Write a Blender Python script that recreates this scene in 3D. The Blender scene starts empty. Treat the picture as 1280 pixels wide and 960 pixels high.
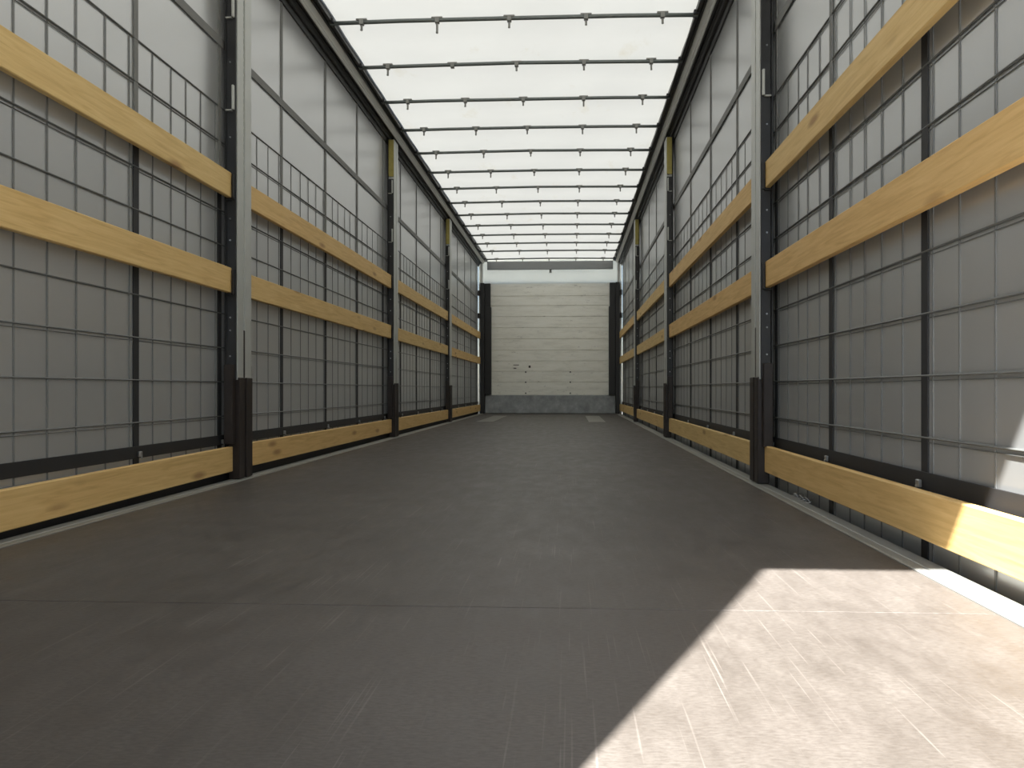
import bpy, bmesh, math, random
from mathutils import Vector, Matrix
random.seed(7)
S = bpy.context.scene
C = S.collection

# ------------------------------------------------------------------ camera
F = 1020.0
cam_d = bpy.data.cameras.new('camera'); cam = bpy.data.objects.new('camera', cam_d); C.objects.link(cam)
S.camera = cam
cam_d.sensor_fit = 'HORIZONTAL'; cam_d.sensor_width = 36.0
cam_d.lens = F / 1280 * 36.0
YAW = math.radians(3.0)
VPX, VPY = 712.5, 487.0
cam_d.shift_x = -((VPX - F * math.tan(YAW)) - 640) / 1280.0
cam_d.shift_y = (VPY - 480) / 1280.0
cam_d.clip_start = 0.02; cam_d.clip_end = 500
cam.location = (0.355, 0.0, 0.424)
cam.rotation_euler = (math.radians(90), 0, YAW)

# ------------------------------------------------------------------ light
SUN = Vector((0.2925, 0.680, -1.0)).normalized()
sd = bpy.data.lights.new('sun', 'SUN'); sd.energy = 36.0; sd.angle = math.radians(0.6); sd.color = (1.0, 0.99, 0.97)
so = bpy.data.objects.new('sun', sd); C.objects.link(so)
so.rotation_euler = SUN.to_track_quat('-Z', 'Y').to_euler(); so.location = (-6, -4, 9)
W = bpy.data.worlds.new('sky'); S.world = W; W.use_nodes = True
nt = W.node_tree
bg = nt.nodes['Background']
sky = nt.nodes.new('ShaderNodeTexSky'); sky.sky_type = 'NISHITA'; sky.sun_disc = False
sky.sun_elevation = math.radians(53.5); sky.sun_rotation = math.radians(203)
nt.links.new(sky.outputs[0], bg.inputs[0]); bg.inputs[1].default_value = 0.36
S.view_settings.view_transform = 'Standard'; S.view_settings.look = 'None'
S.view_settings.gamma = 1.0; S.view_settings.exposure = 0.0
S.view_settings.use_curve_mapping = False

# ------------------------------------------------------------------ materials
def mat(name):
    m = bpy.data.materials.new(name); m.use_nodes = True
    return m, m.node_tree, m.node_tree.nodes, m.node_tree.links, m.node_tree.nodes['Principled BSDF']
def texco(N, L, scale=(1,1,1), src='Object', rot=(0,0,0)):
    t = N.new('ShaderNodeTexCoord'); mp = N.new('ShaderNodeMapping')
    mp.inputs['Scale'].default_value = scale; mp.inputs['Rotation'].default_value = rot
    L.new(t.outputs[src], mp.inputs[0]); return mp.outputs[0]
def noise(N, L, vec, scale, detail=4, rough=0.5, dist=0):
    n = N.new('ShaderNodeTexNoise'); n.inputs['Scale'].default_value = scale
    n.inputs['Detail'].default_value = detail; n.inputs['Roughness'].default_value = rough
    n.inputs['Distortion'].default_value = dist
    if vec: L.new(vec, n.inputs['Vector'])
    return n.outputs['Fac']
def ramp(N, L, fac, stops):
    r = N.new('ShaderNodeValToRGB')
    while len(r.color_ramp.elements) < len(stops): r.color_ramp.elements.new(0.5)
    for e, (p, c) in zip(r.color_ramp.elements, stops):
        e.position = p; e.color = (c, c, c, 1) if not hasattr(c, '__len__') else (*c, 1)
    L.new(fac, r.inputs[0]); return r.outputs[0]
def mixc(N, L, fac, a, b, mode='MIX'):
    m = N.new('ShaderNodeMix'); m.data_type = 'RGBA'; m.blend_type = mode
    if isinstance(fac, float): m.inputs[0].default_value = fac
    else: L.new(fac, m.inputs[0])
    for k, v in ((6, a), (7, b)):
        if hasattr(v, '__len__'): m.inputs[k].default_value = (*v, 1)
        else: L.new(v, m.inputs[k])
    return m.outputs[2]
def bump(N, L, h, b, strength, dist=0.01):
    n = N.new('ShaderNodeBump'); n.inputs['Strength'].default_value = strength; n.inputs['Distance'].default_value = dist
    L.new(h, n.inputs['Height']); L.new(n.outputs[0], b.inputs['Normal'])
def simple(name, col, rough=0.5, metal=0.0, var=0.15, vs=8, bs=0.05):
    m, t, N, L, b = mat(name)
    v = texco(N, L)
    f = noise(N, L, v, vs, 5, 0.6)
    c = mixc(N, L, f, tuple(x*(1-var) for x in col), tuple(min(1, x*(1+var)) for x in col))
    L.new(c, b.inputs['Base Color']); b.inputs['Roughness'].default_value = rough; b.inputs['Metallic'].default_value = metal
    if bs: bump(N, L, noise(N, L, v, vs*12, 3), b, bs, 0.002)
    return m

def make_wood():
    m, t, N, L, b = mat('pale_spruce')
    oi = N.new('ShaderNodeObjectInfo')
    tc = N.new('ShaderNodeTexCoord'); add = N.new('ShaderNodeVectorMath'); add.operation = 'ADD'
    mul = N.new('ShaderNodeVectorMath'); mul.operation = 'SCALE'; mul.inputs['Scale'].default_value = 37.0
    comb = N.new('ShaderNodeCombineXYZ')
    for i in range(3): L.new(oi.outputs['Random'], comb.inputs[i])
    L.new(comb.outputs[0], mul.inputs[0]); L.new(tc.outputs['Object'], add.inputs[0]); L.new(mul.outputs[0], add.inputs[1])
    mp = N.new('ShaderNodeMapping'); mp.inputs['Scale'].default_value = (6, 1.2, 24); L.new(add.outputs[0], mp.inputs[0])
    g = noise(N, L, mp.outputs[0], 3.0, 6, 0.6, 0.8)
    c = ramp(N, L, g, [(0.3, (0.66, 0.43, 0.165)), (0.5, (0.77, 0.53, 0.22)), (0.7, (0.84, 0.60, 0.27))])
    mp2 = N.new('ShaderNodeMapping'); mp2.inputs['Scale'].default_value = (1, 2.2, 9); L.new(add.outputs[0], mp2.inputs[0])
    vo = N.new('ShaderNodeTexVoronoi'); vo.inputs['Scale'].default_value = 1.0; L.new(mp2.outputs[0], vo.inputs['Vector'])
    k = ramp(N, L, vo.outputs['Distance'], [(0.07, 0.8), (0.19, 0.0)])
    c = mixc(N, L, k, c, (0.36, 0.18, 0.065))
    tint = mixc(N, L, oi.outputs['Random'], (1.0, 0.92, 0.84), (0.95, 0.97, 0.95))
    c = mixc(N, L, 1.0, c, tint, 'MULTIPLY')
    L.new(c, b.inputs['Base Color']); b.inputs['Roughness'].default_value = 0.62
    bump(N, L, g, b, 0.15, 0.003)
    return m

def make_floor():
    m, t, N, L, b = mat('worn_phenolic_plywood')
    v = texco(N, L)
    f1 = noise(N, L, v, 1.3, 6, 0.62)
    f2 = noise(N, L, texco(N, L, (1.6, 0.6, 1)), 9, 6, 0.65)
    c = ramp(N, L, f1, [(0.3, (0.056, 0.047, 0.039)), (0.52, (0.083, 0.072, 0.062)), (0.72, (0.116, 0.103, 0.090))])
    c = mixc(N, L, ramp(N, L, f2, [(0.35, 0.1), (0.72, 0.55)]), c, (0.148, 0.132, 0.116))
    # fine sanded mesh pattern of the plate
    fine = noise(N, L, texco(N, L, (0.35, 1, 1)), 220, 3, 0.7)
    c = mixc(N, L, ramp(N, L, fine, [(0.35, 0.5), (0.62, 0.0)]), c, (0.045, 0.036, 0.029))
    # long scratches in several directions
    for ang, sx, sy, th, op in ((0.28, 150, 1.5, 0.70, 0.20), (-0.30, 120, 1.2, 0.71, 0.30), (0.62, 170, 2.0, 0.70, 0.20), (-0.02, 160, 1.6, 0.69, 0.20), (1.1, 120, 2.2, 0.71, 0.16)):
        vv = texco(N, L, (sx, sy, 1), rot=(0, 0, ang))
        n = noise(N, L, vv, 1.0, 1, 0.4, 0.0)
        patch = noise(N, L, texco(N, L, (1, 1, 1), rot=(0, 0, ang*3)), 2.6, 3)
        mm = N.new('ShaderNodeMath'); mm.operation = 'MULTIPLY'
        L.new(ramp(N, L, n, [(th, 0.0), (th+0.03, op)]), mm.inputs[0]); L.new(ramp(N, L, patch, [(0.45, 0.0), (0.6, 1.0)]), mm.inputs[1])
        c = mixc(N, L, mm.outputs[0], c, (0.30, 0.27, 0.24))
    L.new(c, b.inputs['Base Color'])
    L.new(ramp(N, L, f2, [(0.3, 0.42), (0.8, 0.62)]), b.inputs['Roughness'])
    b.inputs['Specular IOR Level'].default_value = 0.42
    bump(N, L, f2, b, 0.12, 0.003)
    return m

def make_sheet(name, col, trans, tcol, gloss, rough, stain=None, wav=0.15):
    """coated tarpaulin: diffuse + a little light passing through + a sheen"""
    m = bpy.data.materials.new(name); m.use_nodes = True
    t = m.node_tree; N = t.nodes; L = t.links; N.clear()
    out = N.new('ShaderNodeOutputMaterial')
    v = texco(N, L)
    n1 = noise(N, L, v, 2.2, 5, 0.55)
    c = mixc(N, L, n1, tuple(x*0.93 for x in col), tuple(x*1.06 for x in col))
    tc = mixc(N, L, n1, tuple(x*0.96 for x in tcol), tuple(min(1, x*1.03) for x in tcol))
    if stain:
        s1 = noise(N, L, texco(N, L, (3.0, 1.2, 1)), 1.6, 6, 0.65)
        sm = ramp(N, L, s1, [(0.60, 0.0), (0.78, 0.45)])
        c = mixc(N, L, sm, c, stain); tc = mixc(N, L, sm, tc, stain)
    d = N.new('ShaderNodeBsdfDiffuse'); L.new(c, d.inputs[0])
    tr = N.new('ShaderNodeBsdfTranslucent'); L.new(tc, tr.inputs[0])
    mx = N.new('ShaderNodeMixShader'); mx.inputs[0].default_value = trans
    L.new(d.outputs[0], mx.inputs[1]); L.new(tr.outputs[0], mx.inputs[2])
    g = N.new('ShaderNodeBsdfGlossy'); g.inputs['Roughness'].default_value = rough; g.inputs['Color'].default_value = (0.8, 0.8, 0.8, 1)
    fr = N.new('ShaderNodeLayerWeight'); fr.inputs['Blend'].default_value = 0.25
    ml = N.new('ShaderNodeMath'); ml.operation = 'MULTIPLY_ADD'; ml.inputs[1].default_value = gloss; ml.inputs[2].default_value = gloss*0.12
    L.new(fr.outputs['Fresnel'], ml.inputs[0])
    m2 = N.new('ShaderNodeMixShader'); L.new(ml.outputs[0], m2.inputs[0]); L.new(mx.outputs[0], m2.inputs[1]); L.new(g.outputs[0], m2.inputs[2])
    bp = N.new('ShaderNodeBump'); bp.inputs['Strength'].default_value = wav; bp.inputs['Distance'].default_value = 0.02
    L.new(noise(N, L, texco(N, L, (1, 0.8, 0.5)), 3, 2), bp.inputs['Height'])
    for s in (d, g): L.new(bp.outputs[0], s.inputs['Normal'])
    L.new(m2.outputs[0], out.inputs[0])
    return m

def make_planks():
    m, t, N, L, b = mat('scuffed_white_aluminium')
    v = texco(N, L)
    a = noise(N, L, texco(N, L, (1.2, 1, 7)), 2.2, 7, 0.7)
    c = ramp(N, L, a, [(0.25, (0.70, 0.69, 0.62)), (0.5, (0.88, 0.87, 0.79)), (0.75, (0.93, 0.92, 0.86))])
    d = noise(N, L, texco(N, L, (2.0, 1, 6), rot=(0, 0.1, 0)), 3.1, 6, 0.75)
    c = mixc(N, L, ramp(N, L, d, [(0.60, 0.0), (0.70, 0.75)]), c, (0.42, 0.40, 0.37))
    L.new(c, b.inputs['Base Color']); b.inputs['Roughness'].default_value = 0.42; b.inputs['Metallic'].default_value = 0.35
    return m
def make_galv():
    m, t, N, L, b = mat('galvanised_steel')
    v = texco(N, L)
    a = noise(N, L, v, 5, 6, 0.7)
    c = ramp(N, L, a, [(0.3, (0.24, 0.25, 0.26)), (0.55, (0.40, 0.42, 0.43)), (0.75, (0.60, 0.62, 0.63))])
    L.new(c, b.inputs['Base Color']); b.inputs['Roughness'].default_value = 0.5; b.inputs['Metallic'].default_value = 0.35
    return m

M = dict(
    wood=make_wood(), floor=make_floor(), planks=make_planks(), galv=make_galv(),
    roof=make_sheet('white_roof_tarpaulin', (0.74, 0.74, 0.69), 0.13, (0.60, 0.60, 0.555), 0.06, 0.5, (0.55, 0.50, 0.36), 0.1),
    curtain=make_sheet('grey_curtain_tarpaulin', (0.380, 0.385, 0.375), 0.009, (0.5, 0.5, 0.47), 0.42, 0.28, None, 0.12),
    kerb=simple('worn_grey_aluminium', (0.30, 0.30, 0.275), 0.45, 0.3, 0.25, 7),
    alu=simple('pillar_aluminium', (0.50, 0.51, 0.48), 0.42, 0.2, 0.15, 9),
    black=simple('black_painted_steel', (0.016, 0.016, 0.017), 0.4, 0.0, 0.4, 14),
    rust=simple('scuffed_black_steel', (0.024, 0.017, 0.014), 0.5, 0.0, 0.6, 20),
    rail_dark=simple('dark_rail_rubber', (0.030, 0.030, 0.028), 0.45, 0.0, 0.2, 9),
    rail_light=simple('rail_track_aluminium', (0.74, 0.74, 0.69), 0.4, 0.0, 0.1, 9),
    bow=simple('bow_tube_steel', (0.17, 0.19, 0.18), 0.45, 0.3, 0.1, 9),
    hook=simple('hook_plastic_grey', (0.26, 0.26, 0.24), 0.5, 0.0, 0.1, 9),
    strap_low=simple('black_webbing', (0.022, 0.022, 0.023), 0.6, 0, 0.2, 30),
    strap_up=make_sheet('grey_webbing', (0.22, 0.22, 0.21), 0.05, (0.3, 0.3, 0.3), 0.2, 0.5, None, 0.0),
    cord=simple('reinforcing_cord', (0.12, 0.125, 0.12), 0.35, 0.0, 0.2, 20, 0),
    thread=simple('woven_thread', (0.20, 0.205, 0.20), 0.6, 0.0, 0.15, 20, 0),
    yellow=simple('yellow_webbing', (0.38, 0.32, 0.09), 0.7, 0, 0.3, 30),
    chrome=simple('bright_zinc', (0.42, 0.43, 0.44), 0.35, 0.9, 0.1, 20),
    white=simple('white_painted_panel', (0.70, 0.70, 0.66), 0.5, 0.0, 0.08, 4),
    front=make_sheet('white_front_tarpaulin', (0.86, 0.86, 0.80), 0.5, (0.9, 0.9, 0.85), 0.1, 0.5, None, 0.05),
    beam=simple('grey_beam_paint', (0.30, 0.31, 0.31), 0.5, 0.2, 0.1, 4),
    wear=simple('pale_wear_plate', (0.25, 0.235, 0.21), 0.4, 0.3, 0.25, 8),
    ground=simple('yard_concrete', (0.30, 0.29, 0.27), 0.85, 0.0, 0.2, 0.8),
    gap=simple('underframe_grey_paint', (0.11, 0.12, 0.135), 0.5, 0.1, 0.2, 6),
)

# ------------------------------------------------------------------ helpers
def obj(name, bm, m, parent=None, smooth=False):
    me = bpy.data.meshes.new(name); bmesh.ops.recalc_face_normals(bm, faces=bm.faces); bm.to_mesh(me); bm.free()
    for x in (m if isinstance(m, (list, tuple)) else [m]): me.materials.append(x)
    if smooth: me.shade_smooth()
    o = bpy.data.objects.new(name, me); C.objects.link(o)
    if parent: o.parent = parent
    return o
def bx(bm, x0, x1, y0, y1, z0, z1, bev=0.0, mi=0, seg=1):
    r = bmesh.ops.create_cube(bm, size=1.0)
    vs = r['verts']
    for v in vs:
        v.co = Vector(((x0+x1)/2 + v.co.x*(x1-x0), (y0+y1)/2 + v.co.y*(y1-y0), (z0+z1)/2 + v.co.z*(z1-z0)))
    fs = {f for v in vs for f in v.link_faces}
    for f in fs: f.material_index = mi
    if bev:
        es = list({e for v in vs for e in v.link_edges})
        bmesh.ops.bevel(bm, geom=es, offset=bev, segments=seg, affect='EDGES', material=mi)
def tube(bm, pts, r, n=8, mi=0, cap=True):
    pts = [Vector(p) for p in pts]; rings = []
    for i, p in enumerate(pts):
        a = pts[max(i-1, 0)]; b = pts[min(i+1, len(pts)-1)]; d = (b-a).normalized()
        u = d.cross(Vector((0, 0, 1)));
        if u.length < 0.1: u = d.cross(Vector((0, 1, 0)))
        u.normalize(); w = d.cross(u)
        rings.append([bm.verts.new(p + (u*math.cos(2*math.pi*k/n) + w*math.sin(2*math.pi*k/n))*r) for k in range(n)])
    for A, B in zip(rings, rings[1:]):
        for k in range(n):
            f = bm.faces.new((A[k], A[(k+1) % n], B[(k+1) % n], B[k])); f.material_index = mi
    if cap:
        bm.faces.new(rings[0]); bm.faces.new(rings[-1][::-1])
def prism(bm, prof, y0, y1, mi=0):
    """closed profile in (x, z) run along y"""
    A = [bm.verts.new((x, y0, z)) for x, z in prof]; B = [bm.verts.new((x, y1, z)) for x, z in prof]
    n = len(prof)
    for k in range(n):
        f = bm.faces.new((A[k], A[(k+1) % n], B[(k+1) % n], B[k])); f.material_index = mi
    bm.faces.new(A[::-1]).material_index = mi; bm.faces.new(B).material_index = mi
def BM(): return bmesh.new()
def tag(o, label, cat=None, group=None):
    o['label'] = label
    if cat: o['category'] = cat
    if group: o['group'] = group
    return o
def thing(name, label, cat, loc, group=None):
    o = bpy.data.objects.new(name, None); C.objects.link(o); o.location = loc; o.empty_display_size = 0.1
    return tag(o, label, cat, group)
def struct(name, bm, m, label=None, smooth=False):
    o = obj(name, bm, m, None, smooth); o['kind'] = 'structure'
    if label: o['label'] = label
    return o

Y0, Y1 = 0.25, 14.45      # rear opening, front bulkhead
ZR = 2.65                 # underside of the roof rails
HW = 1.24                 # face of the boards

# ------------------------------------------------------------------ ground outside
bm = BM(); bx(bm, -60, 60, -60, 60, -1.30, -1.22)
struct('ground', bm, M['ground'], 'concrete yard under the trailer')

# ------------------------------------------------------------------ floor
bm = BM(); y = 1.585 - 2.68; k = 0
while y < Y1:
    a, b_ = max(y, Y0), min(y+2.68, Y1)
    bx(bm, -1.16, 1.16, a+0.0018, b_-0.0018, -0.03, 0.0, 0.0007); y += 2.68
bx(bm, -1.24, 1.24, 0.15, Y1, -0.12, -0.031)
struct('floor', bm, M['floor'], 'worn brown plywood floor panels')
for s, nm, lb in ((-1, 'trim_1', 'grey aluminium edge rail along the left side of the floor'), (1, 'trim_2', 'grey aluminium edge rail along the right side of the floor')):
    bm = BM()
    prof = [(1.161, -0.03), (1.161, 0.002), (1.168, 0.004), (1.185, 0.004), (1.187, 0.002), (1.195, 0.002), (1.197, 0.004), (1.236, 0.004), (1.24, 0.0), (1.24, -0.03)]
    prism(bm, [(s*x, z) for x, z in prof], Y0, Y1)
    o = struct(nm, bm, M['kerb'], lb)
    bm = BM(); bx(bm, min(s*1.241, s*1.262), max(s*1.241, s*1.262), Y0, Y1, -0.16, -0.008)
    obj('side_channel', bm, M['gap'], o)

# ------------------------------------------------------------------ roof sheet
bm = BM(); nx, ny = 24, 180
def roof_z(x, y):
    return 2.715 + 0.006*math.sin(y*9.1 + 0.7) + 0.012*math.cos(x*1.3) + 0.004*math.sin(x*7 + y*1.7)
grid = [[bm.verts.new((-1.21 + 2.42*i/nx, Y0-0.03 + (Y1+0.032-Y0)*j/ny, roof_z(-1.21 + 2.42*i/nx, Y0-0.03 + (Y1+0.032-Y0)*j/ny))) for i in range(nx+1)] for j in range(ny+1)]
for j in range(ny):
    for i in range(nx): bm.faces.new((grid[j][i], grid[j][i+1], grid[j+1][i+1], grid[j+1][i]))
struct('ceiling', bm, M['roof'], 'white translucent roof tarpaulin', True)

# ------------------------------------------------------------------ side curtains
G = 0.158
def curtain(s, name, first, pitch, label):
    X = 1.275
    bm = BM(); ny, nz = 160, 24
    g = [[bm.verts.new((s*(X + 0.0006*math.sin(y*2.1+z*1.3) + 0.0005*math.sin(y*5.3)), y, z)) for z in [(-0.30 + 2.98*i/nz) for i in range(nz+1)]] for y in [Y0-0.04 + (Y1+0.045-Y0)*j/ny for j in range(ny+1)]]
    for j in range(ny):
        for i in range(nz): bm.faces.new((g[j][i], g[j][i+1], g[j+1][i+1], g[j+1][i]))
    w = struct(name, bm, M['curtain'], label, True)
    def q(a, b): return (min(s*a, s*b), max(s*a, s*b))
    # vertical webbing and its buckles
    ys = first
    for y in ys:
        bm = BM()
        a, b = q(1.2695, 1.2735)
        bx(bm, a, b, y-0.014, y+0.014, 1.39, 2.66, 0, 1)  # upper part paler: the lighting gradient is put into the strap's colour
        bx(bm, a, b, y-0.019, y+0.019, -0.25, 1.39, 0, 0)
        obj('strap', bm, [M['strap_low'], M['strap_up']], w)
        bm = BM(); a, b = q(1.250, 1.260)
        bx(bm, a, b, y-0.010, y+0.010, 0.172, 0.192, 0.002)
        a, b = q(1.247, 1.250); bx(bm, a, b, y-0.004, y+0.004, 0.164, 0.178, 0.001)
        obj('buckle', bm, M['chrome'], w)
    # stitched horizontal bands
    a, b = q(1.2655, 1.2690)
    bm = BM(); bx(bm, a, b, Y0, Y1-0.05, 0.166, 0.212, 0.001); obj('lower_band', bm, M['strap_low'], w)
    bm = BM(); bx(bm, a, b, Y0, Y1-0.25, 2.02, 2.062, 0.001); obj('upper_band', bm, M['strap_up'], w)
    if s < 0:
        bm = BM(); bx(bm, *q(1.2640, 1.2685), Y0, Y1-0.05, -0.12, 0.046, 0.001); obj('dark_gap_strip', bm, M['strap_low'], w)  # added black strip, paints in the dark gap under the lowest left boards
    # reinforcing grid sewn to the inside of the curtain
    bm = BM()
    z = 0.14
    for i in range(11):
        zz = 0.14 + i*0.16
        tube(bm, [(s*1.2715, Y0, zz), (s*1.2715, Y1-0.3, zz)], 0.0034, 6)
        if s > 0 or i % 2: tube(bm, [(s*1.2725, Y0, zz-0.012), (s*1.2725, Y1-0.3, zz-0.012)], 0.0016, 5)
    a, b = q(1.2720, 1.2738)
    for y, yn in zip(ys, ys[1:] + [ys[-1]+0.8]):
        for k in range(1, 5):
            yy = y + (yn-0.04-y)*k/5 + random.uniform(-0.012, 0.012)
            if yy > Y1-0.3: continue
            bx(bm, a, b, yy-0.0035, yy+0.0035, -0.2, 1.74, 0, 1)
        bx(bm, a, b, y-0.045, y-0.038, -0.2, 1.74, 0, 1)
    obj('reinforcing_grid', bm, [M['cord'], M['thread']], w)
    return w
curtain(-1, 'wall_left', [1.33, 2.15, 2.98, 3.71, 4.53, 5.36, 6.17, 7.03, 7.77, 8.59, 9.44, 10.21, 11.0, 11.74, 12.55, 13.35, 14.1], 0.8, 'grey side curtain on the left with a sewn grid')
curtain(1, 'wall_right', [1.38, 2.16, 2.92, 3.68, 4.54, 5.39, 6.27, 7.2, 7.95, 8.75, 9.55, 10.4, 11.2, 12.0, 12.8, 13.6], 0.8, 'grey side curtain on the right with a sewn grid')

# ------------------------------------------------------------------ roof rails
for s, lb in ((-1, 'long dark roof rail with a pale track along the left top edge'), (1, 'long dark roof rail with a pale track along the right top edge')):
    t = thing('roof_rail', lb, 'rail', (s*1.19, (Y0+Y1)/2, 2.62), 'roof rails')
    ox, oy, oz = t.location
    def pf(p): return [(s*x - ox, z - oz) for x, z in p]
    bm = BM(); prism(bm, pf([(1.196, ZR), (1.196, 2.78), (1.275, 2.78), (1.275, 2.61), (1.264, 2.61), (1.255, ZR-0.012), (1.245, ZR-0.014), (1.236, ZR-0.014), (1.229, ZR), (1.215, ZR), (1.212, ZR+0.012), (1.204, ZR+0.012), (1.201, ZR)]), Y0-oy, Y1-oy)
    obj('outer_profile', bm, M['rail_dark'], t)
    bm = BM(); prism(bm, pf([(1.157, 2.692), (1.157, 2.75), (1.194, 2.75), (1.194, 2.652), (1.186, 2.652), (1.180, 2.662), (1.176, 2.662), (1.172, 2.672)]), Y0-oy, Y1-oy)
    obj('track', bm, M['rail_light'], t)['label'] = 'pale grey curtain track'
    bm = BM(); prism(bm, pf([(1.112, 2.690), (1.112, 2.76), (1.155, 2.76), (1.155, 2.690), (1.143, 2.690), (1.140, 2.702), (1.128, 2.702), (1.125, 2.690)]), Y0-oy, Y1-oy)
    obj('inner_profile', bm, M['rail_dark'], t)

# ------------------------------------------------------------------ roof bows
ORD = ['nearest', 'second', 'third', 'fourth', 'fifth', 'sixth', 'seventh', 'eighth', 'ninth', 'tenth', 'eleventh', 'twelfth', 'thirteenth', 'farthest']
HX = (-0.92, -0.465, -0.01, 0.455, 0.92)
for k in range(14):
    y = 4.97 + 0.695*k
    if k == 13: y = 14.12
    lb = 'thin grey roof bow with hooks, ' + ORD[k] + (' from the camera' if k < 13 else ' from the camera, before the front wall')
    t = thing('roof_bow', lb, 'roof bow', (0, y, 2.685), 'roof bows under the roof tarpaulin')
    bm = BM(); sg = random.uniform(-0.004, 0.004)
    tube(bm, [(-1.125, 0, 0.0), (-0.7, 0, 0.006), (0, 0, 0.010+sg), (0.7, 0, 0.006), (1.125, 0, 0)], 0.0125, 10)
    obj('tube', bm, M['bow'], t, True)
    for i, hx in enumerate(HX):
        if (k, i) == (1, 1): ln = 0.004
        else: ln = random.uniform(0.030, 0.046) if (k, i) != (0, 1) else 0.062
        bm = BM(); x = hx + random.uniform(-0.008, 0.008); z = 0.006
        bx(bm, x-0.034, x+0.034, -0.014, 0.014, z+0.006, z+0.017, 0.002)
        bx(bm, x-0.013, x+0.013, -0.0165, 0.0165, z-0.020, z+0.010, 0.002)
        if ln > 0.01:
            bx(bm, x-0.0065, x+0.0065, -0.005, 0.005, z-0.018-ln, z-0.016, 0.0015)
            bx(bm, x-0.0065, x+0.0065, -0.016, 0.0, z-0.022-ln, z-0.016-ln, 0.0015)
        obj('hook', bm, M['hook'], t)
    for s in (-1, 1):
        bm = BM(); bx(bm, min(s*1.098, s*1.128), max(s*1.098, s*1.128), -0.03, 0.03, -0.006, 0.022, 0.003)
        obj('end_carriage', bm, M['black'], t)

# ------------------------------------------------------------------ front wall
bm = BM()
zs = [0.325, 0.55, 0.745, 0.93, 1.12, 1.32, 1.52, 1.715, 1.91, 2.08, 2.30]
for i, (a, b) in enumerate(zip(zs, zs[1:])):
    bx(bm, -1.10, 1.10, Y1, Y1+0.03, a+0.004, b-0.004, 0.003)
bx(bm, -1.272, 1.272, Y1+0.012, Y1+0.05, -0.30, 2.31)
wf = struct('wall_front', bm, M['planks'], 'white front bulkhead of horizontal aluminium planks')
bm = BM(); bx(bm, -1.272, 1.272, Y1+0.002, Y1+0.004, 2.305, 2.78); obj('top_panel', bm, M['front'], wf)['label'] = 'smooth white upper panel'
bm = BM(); bx(bm, -1.11, 1.11, Y1-0.07, Y1-0.013, 2.545, 2.69, 0.006); obj('cross_beam', bm, M['beam'], wf)['label'] = 'grey cross beam under the roof'
bm = BM(); bx(bm, -0.01, 0.03, Y1-0.035, Y1-0.013, 2.49, 2.545, 0.003); obj('latch', bm, M['hook'], wf)
bm = BM()
bx(bm, -1.145, 1.145, Y1-0.05, Y1-0.001, 0.003, 0.325, 0.006); bx(bm, -1.145, 1.145, Y1-0.055, Y1-0.05, 0.012, 0.03, 0.002)
obj('kick_plate', bm, M['galv'], wf)['label'] = 'grey galvanised kick plate'
for x in (-0.43, 0.36):
    for z in (0.735, 0.555, 0.36):
        bm = BM(); bmesh.ops.create_cone(bm, cap_ends=True, segments=8, radius1=0.014, radius2=0.010, depth=0.012, matrix=Matrix.Translation((x, Y1-0.006, z)) @ Matrix.Rotation(math.pi/2, 4, 'X'))
        obj('bolt', bm, M['black'], wf)
for (x, z, w_, h_) in ((-0.60, 0.86, 0.10, 0.012), (-0.36, 0.83, 0.035, 0.04), (-0.62, 0.80, 0.05, 0.014)):
    bm = BM(); bx(bm, x-w_/2, x+w_/2, Y1-0.004, Y1+0.001, z-h_/2, z+h_/2, 0.002)
    obj('dent', bm, M['rust'], wf)
for s, lb in ((-1, 'black corner post at the left end of the front wall'), (1, 'black corner post at the right end of the front wall')):
    bm = BM()
    def q(a, b): return (min(s*a, s*b), max(s*a, s*b))
    a, b = q(1.15, 1.225); bx(bm, a, b, Y1-0.16, Y1-0.012, 0.004, 2.30, 0.005)
    a, b = q(1.035, 1.15); bx(bm, a, b, Y1-0.10, Y1-0.012, 0.33, 1.885, 0.005)
    a, b = q(1.05, 1.15); bx(bm, a, b, Y1-0.09, Y1-0.012, 1.885, 2.30, 0.005)
    a, b = q(1.185, 1.225); bx(bm, a, b, Y1-0.15, Y1-0.02, 2.30, ZR-0.005, 0.004, 1)
    o = obj('corner_post', bm, [M['black'], M['white']])
    tag(o, lb, 'post', 'front corner posts')
    # spring cleats the last boards sit in
    for z in (0.10, 0.93, 1.37, 1.72, 2.12):
        bm = BM(); a, b = q(1.226, 1.262); bx(bm, a, b, Y1-0.20, Y1-0.13, z-0.045, z+0.045, 0.004)
        obj('cleat', bm, M['rust'], o)

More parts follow.
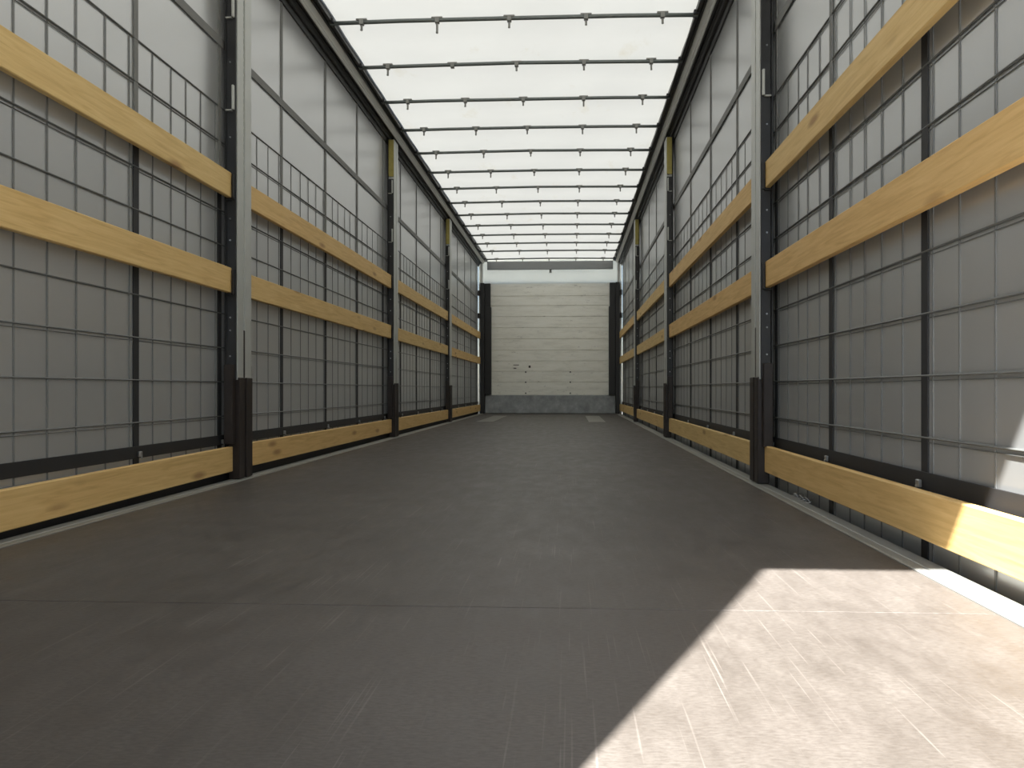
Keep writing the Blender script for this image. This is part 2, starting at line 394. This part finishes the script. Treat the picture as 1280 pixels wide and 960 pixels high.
# ------------------------------------------------------------------ sliding pillars
BZ = (0.10, 0.9325, 1.375)      # board centres
def pillar(s, yc, lb, near):
    t = thing('sliding_pillar', lb, 'pillar', (s*1.22, yc, 0.006), 'sliding side pillars')
    ox = s*1.22; oz = 0.006
    def q(a, b): return (min(s*a, s*b)-ox, max(s*a, s*b)-ox)
    hw = 0.082
    # aluminium post: C section with two lips and a central groove
    bm = BM(); z0, z1 = 0.47-oz, ZR-0.016-oz
    for (y0, y1, xa, xb) in ((-hw, -0.014, 1.196, 1.206), (0.006, hw, 1.196, 1.206), (-0.014, 0.006, 1.203, 1.206), (-hw, -hw+0.008, 1.206, 1.246), (hw-0.008, hw, 1.206, 1.246)):
        a, b = q(xa, xb); bx(bm, a, b, y0, y1, z0, z1, 0.0012)
    obj('post', bm, M['alu'], t)['label'] = 'grey aluminium upper post'
    # dark back profile seen on the camera side
    bm = BM(); a, b = q(1.200, 1.244); bx(bm, a, b, -hw-0.012, -hw-0.001, z0, z1-0.35 if near != 1 else z1, 0.002)
    a, b = q(1.246, 1.256); bx(bm, a, b, -hw-0.01, hw+0.01, z0-0.4, z1, 0.002)
    obj('back_profile', bm, M['black'], t)['label'] = 'black rear profile'
    # perforated row (slots) in the groove
    bm = BM(); a, b = q(1.2015, 1.2029)
    zz = 1.50
    while zz < 2.60: bx(bm, a, b, -0.008, 0.0, zz-oz, zz+0.022-oz); zz += 0.036
    obj('slot_row', bm, M['rust'], t)
    # black lower bracket
    bm = BM()
    a, b = q(1.188, 1.240); bx(bm, a, b, -0.080, -0.018, 0, 0.475, 0.003); bx(bm, a, b, 0.006, 0.078, 0, 0.475, 0.003)
    a, b = q(1.196, 1.240); bx(bm, a, b, -0.018, 0.006, 0, 0.70, 0.002)
    a, b = q(1.206, 1.248); bx(bm, a, b, -0.118, -0.0815, 0.165, 0.535, 0.003); bx(bm, a, b, 0.0795, 0.112, 0.165, 0.535, 0.003)
    obj('lower_bracket', bm, M['rust'], t)['label'] = 'black steel foot bracket'
    # pockets for the boards, in use and spare
    for z in (0.9325, 1.375, 1.79, 2.22):
        for d in (-1, 1):
            bm = BM(); e = d*(hw+0.001); f = d*(hw+0.016)
            lo, hi = min(e, f), max(e, f)
            if d < 0: lo, hi = lo-0.013, hi-0.013
            a, b = q(1.204, 1.214); bx(bm, a, b, lo, hi, z-0.064-oz, z+0.05-oz, 0.0015)
            a, b = q(1.214, 1.243); bx(bm, a, b, lo, hi, z-0.070-oz, z-0.0645-oz, 0.001)
            obj('board_pocket', bm, M['alu'] if z > 1.5 else M['black'], t)
    # bolts on the camera side
    for z in (0.58, 0.70, 0.76, 1.12, 1.22, 1.60, 1.95, 2.30):
        bm = BM(); bmesh.ops.create_cone(bm, cap_ends=True, segments=8, radius1=0.0045, radius2=0.0035, depth=0.005,
              matrix=Matrix.Translation((s*0.006, -hw-0.0145, z-oz)) @ Matrix.Rotation(math.pi/2, 4, 'X'))
        obj('bolt', bm, M['chrome'], t)
    if near != 1:
        bm = BM(); a, b = q(1.200, 1.244); bx(bm, a, b, -hw-0.016, -hw-0.002, z1-0.33, z1-0.005, 0.003)
        obj('release_strap', bm, M['yellow'], t)['label'] = 'yellow release strap'
    return t
PL = (3.82, 7.22, 10.57); PR = (3.76, 7.27, 10.72)
WORD = ('nearest the camera', 'in the middle, with a yellow strap', 'farthest, close to the front wall')
for i in range(3):
    pillar(-1, PL[i], 'grey and black sliding pillar on the left side, ' + WORD[i], i+1)
    pillar(1, PR[i], 'grey and black sliding pillar on the right side, ' + WORD[i], i+1)

# ------------------------------------------------------------------ boards
BAY = ('in the bay nearest the camera', 'between the first and second pillar', 'between the second and third pillar', 'in the last bay before the front wall')
ROW = ('lowest', 'middle', 'topmost')
for s, P, side in ((-1, PL, 'left'), (1, PR, 'right')):
    ends = [Y0+0.12] + list(P) + [Y1-0.16+0.045]
    for k in range(4):
        for r in range(3):
            ya = ends[k] + (0.100 if k else 0); yb = ends[k+1] - 0.100
            if k == 3: yb = Y1 - 0.165
            if r == 0: ya -= 0.018 if k else 0; yb += 0.014 if k < 3 else 0
            zc = BZ[r] + (0.016 if (s > 0 and r == 0) else 0)
            tl = 0
            if k == 0: tl = {(-1, 0): 0.032, (1, 1): 0.012, (1, 2): 0.014}.get((s, r), 0)
            if s < 0 and r == 0 and k: zc += 0.004
            h = 0.117
            bm = BM(); n = 16
            x0, x1 = (1.218, 1.242)
            bow_ = random.uniform(-0.002, 0.002)
            A = []
            yc = (ya+yb)/2
            for j in range(n+1):
                u = j/n; dz = bow_*math.sin(math.pi*u) + tl*(u-0.5); ch = 0.003
                yy = ya + (yb-ya)*u - yc
                pr = [(x0, -h/2+ch), (x0, h/2-ch), (x0+ch, h/2), (x1-ch, h/2), (x1, h/2-ch), (x1, -h/2+ch), (x1-ch, -h/2), (x0+ch, -h/2)]
                A.append([bm.verts.new((s*(x-1.23), yy, z+dz)) for x, z in pr])
            for P1, P2 in zip(A, A[1:]):
                for q_ in range(8): bm.faces.new((P1[q_], P1[(q_+1) % 8], P2[(q_+1) % 8], P2[q_]))
            bm.faces.new(A[0]); bm.faces.new(A[-1][::-1])
            o = obj('side_board', bm, M['wood']); o.location = (s*1.23, yc, zc - tl*0.5)
            tag(o, 'pale wooden board, %s on the %s side %s' % (ROW[r], side, BAY[k]), 'board', 'wooden side boards')

# ------------------------------------------------------------------ small things
for x, lb in ((-0.76, 'pale metal wear plate on the far floor, left one'), (0.71, 'pale metal wear plate on the far floor, right one')):
    bm = BM(); bx(bm, x-0.11, x+0.11, 10.6, 13.1, 0.0005, 0.004, 0.001)
    tag(obj('wear_plate', bm, M['wear']), lb, 'plate', 'wear plates on the floor')
t = thing('chain', 'short bright metal chain lying by the right edge rail', 'chain', (1.25, 3.20, -0.008))
for i in range(7):
    bm = BM(); rr = 0.016; pts = []
    tw = math.radians(55 if i % 2 else -35)
    for j in range(13):
        a = 2*math.pi*j/12; p = Vector((rr*0.7*math.cos(a), rr*1.25*math.sin(a), 0))
        p = Matrix.Rotation(tw, 3, 'Y') @ p
        pts.append(p + Vector((-0.006+0.004*math.sin(i*2.1), -0.11 + i*0.031, 0.016)))
    tube(bm, pts, 0.0034, 6, cap=False)
    obj('link', bm, M['chrome'], t, True)

# ------------------------------------------------------------------ rear frame and the closed left door (behind the view, they shape the sunlight)
YR = 0.15
bm = BM(); bx(bm, -1.29, 1.29, YR, Y0-0.001, ZR, 2.82)
struct('trim_3', bm, M['alu'], 'rear roof header over the door opening')
for s, nm in ((-1, 'trim_4'), (1, 'trim_5')):
    bm = BM(); bx(bm, min(s*1.225, s*1.29), max(s*1.225, s*1.29), YR, Y0-0.001, -0.16, ZR)
    struct(nm, bm, M['alu'], 'rear corner post of the door opening')
bm = BM(); bx(bm, -1.222, 0.040, YR, YR+0.045, -0.12, ZR+0.0)
for z in (0.15, 0.9, 1.7, 2.4): bx(bm, -1.20, 0.0, YR+0.046, YR+0.06, z-0.03, z+0.03, 0.003)
struct('door_1', bm, M['white'], 'closed left rear door')
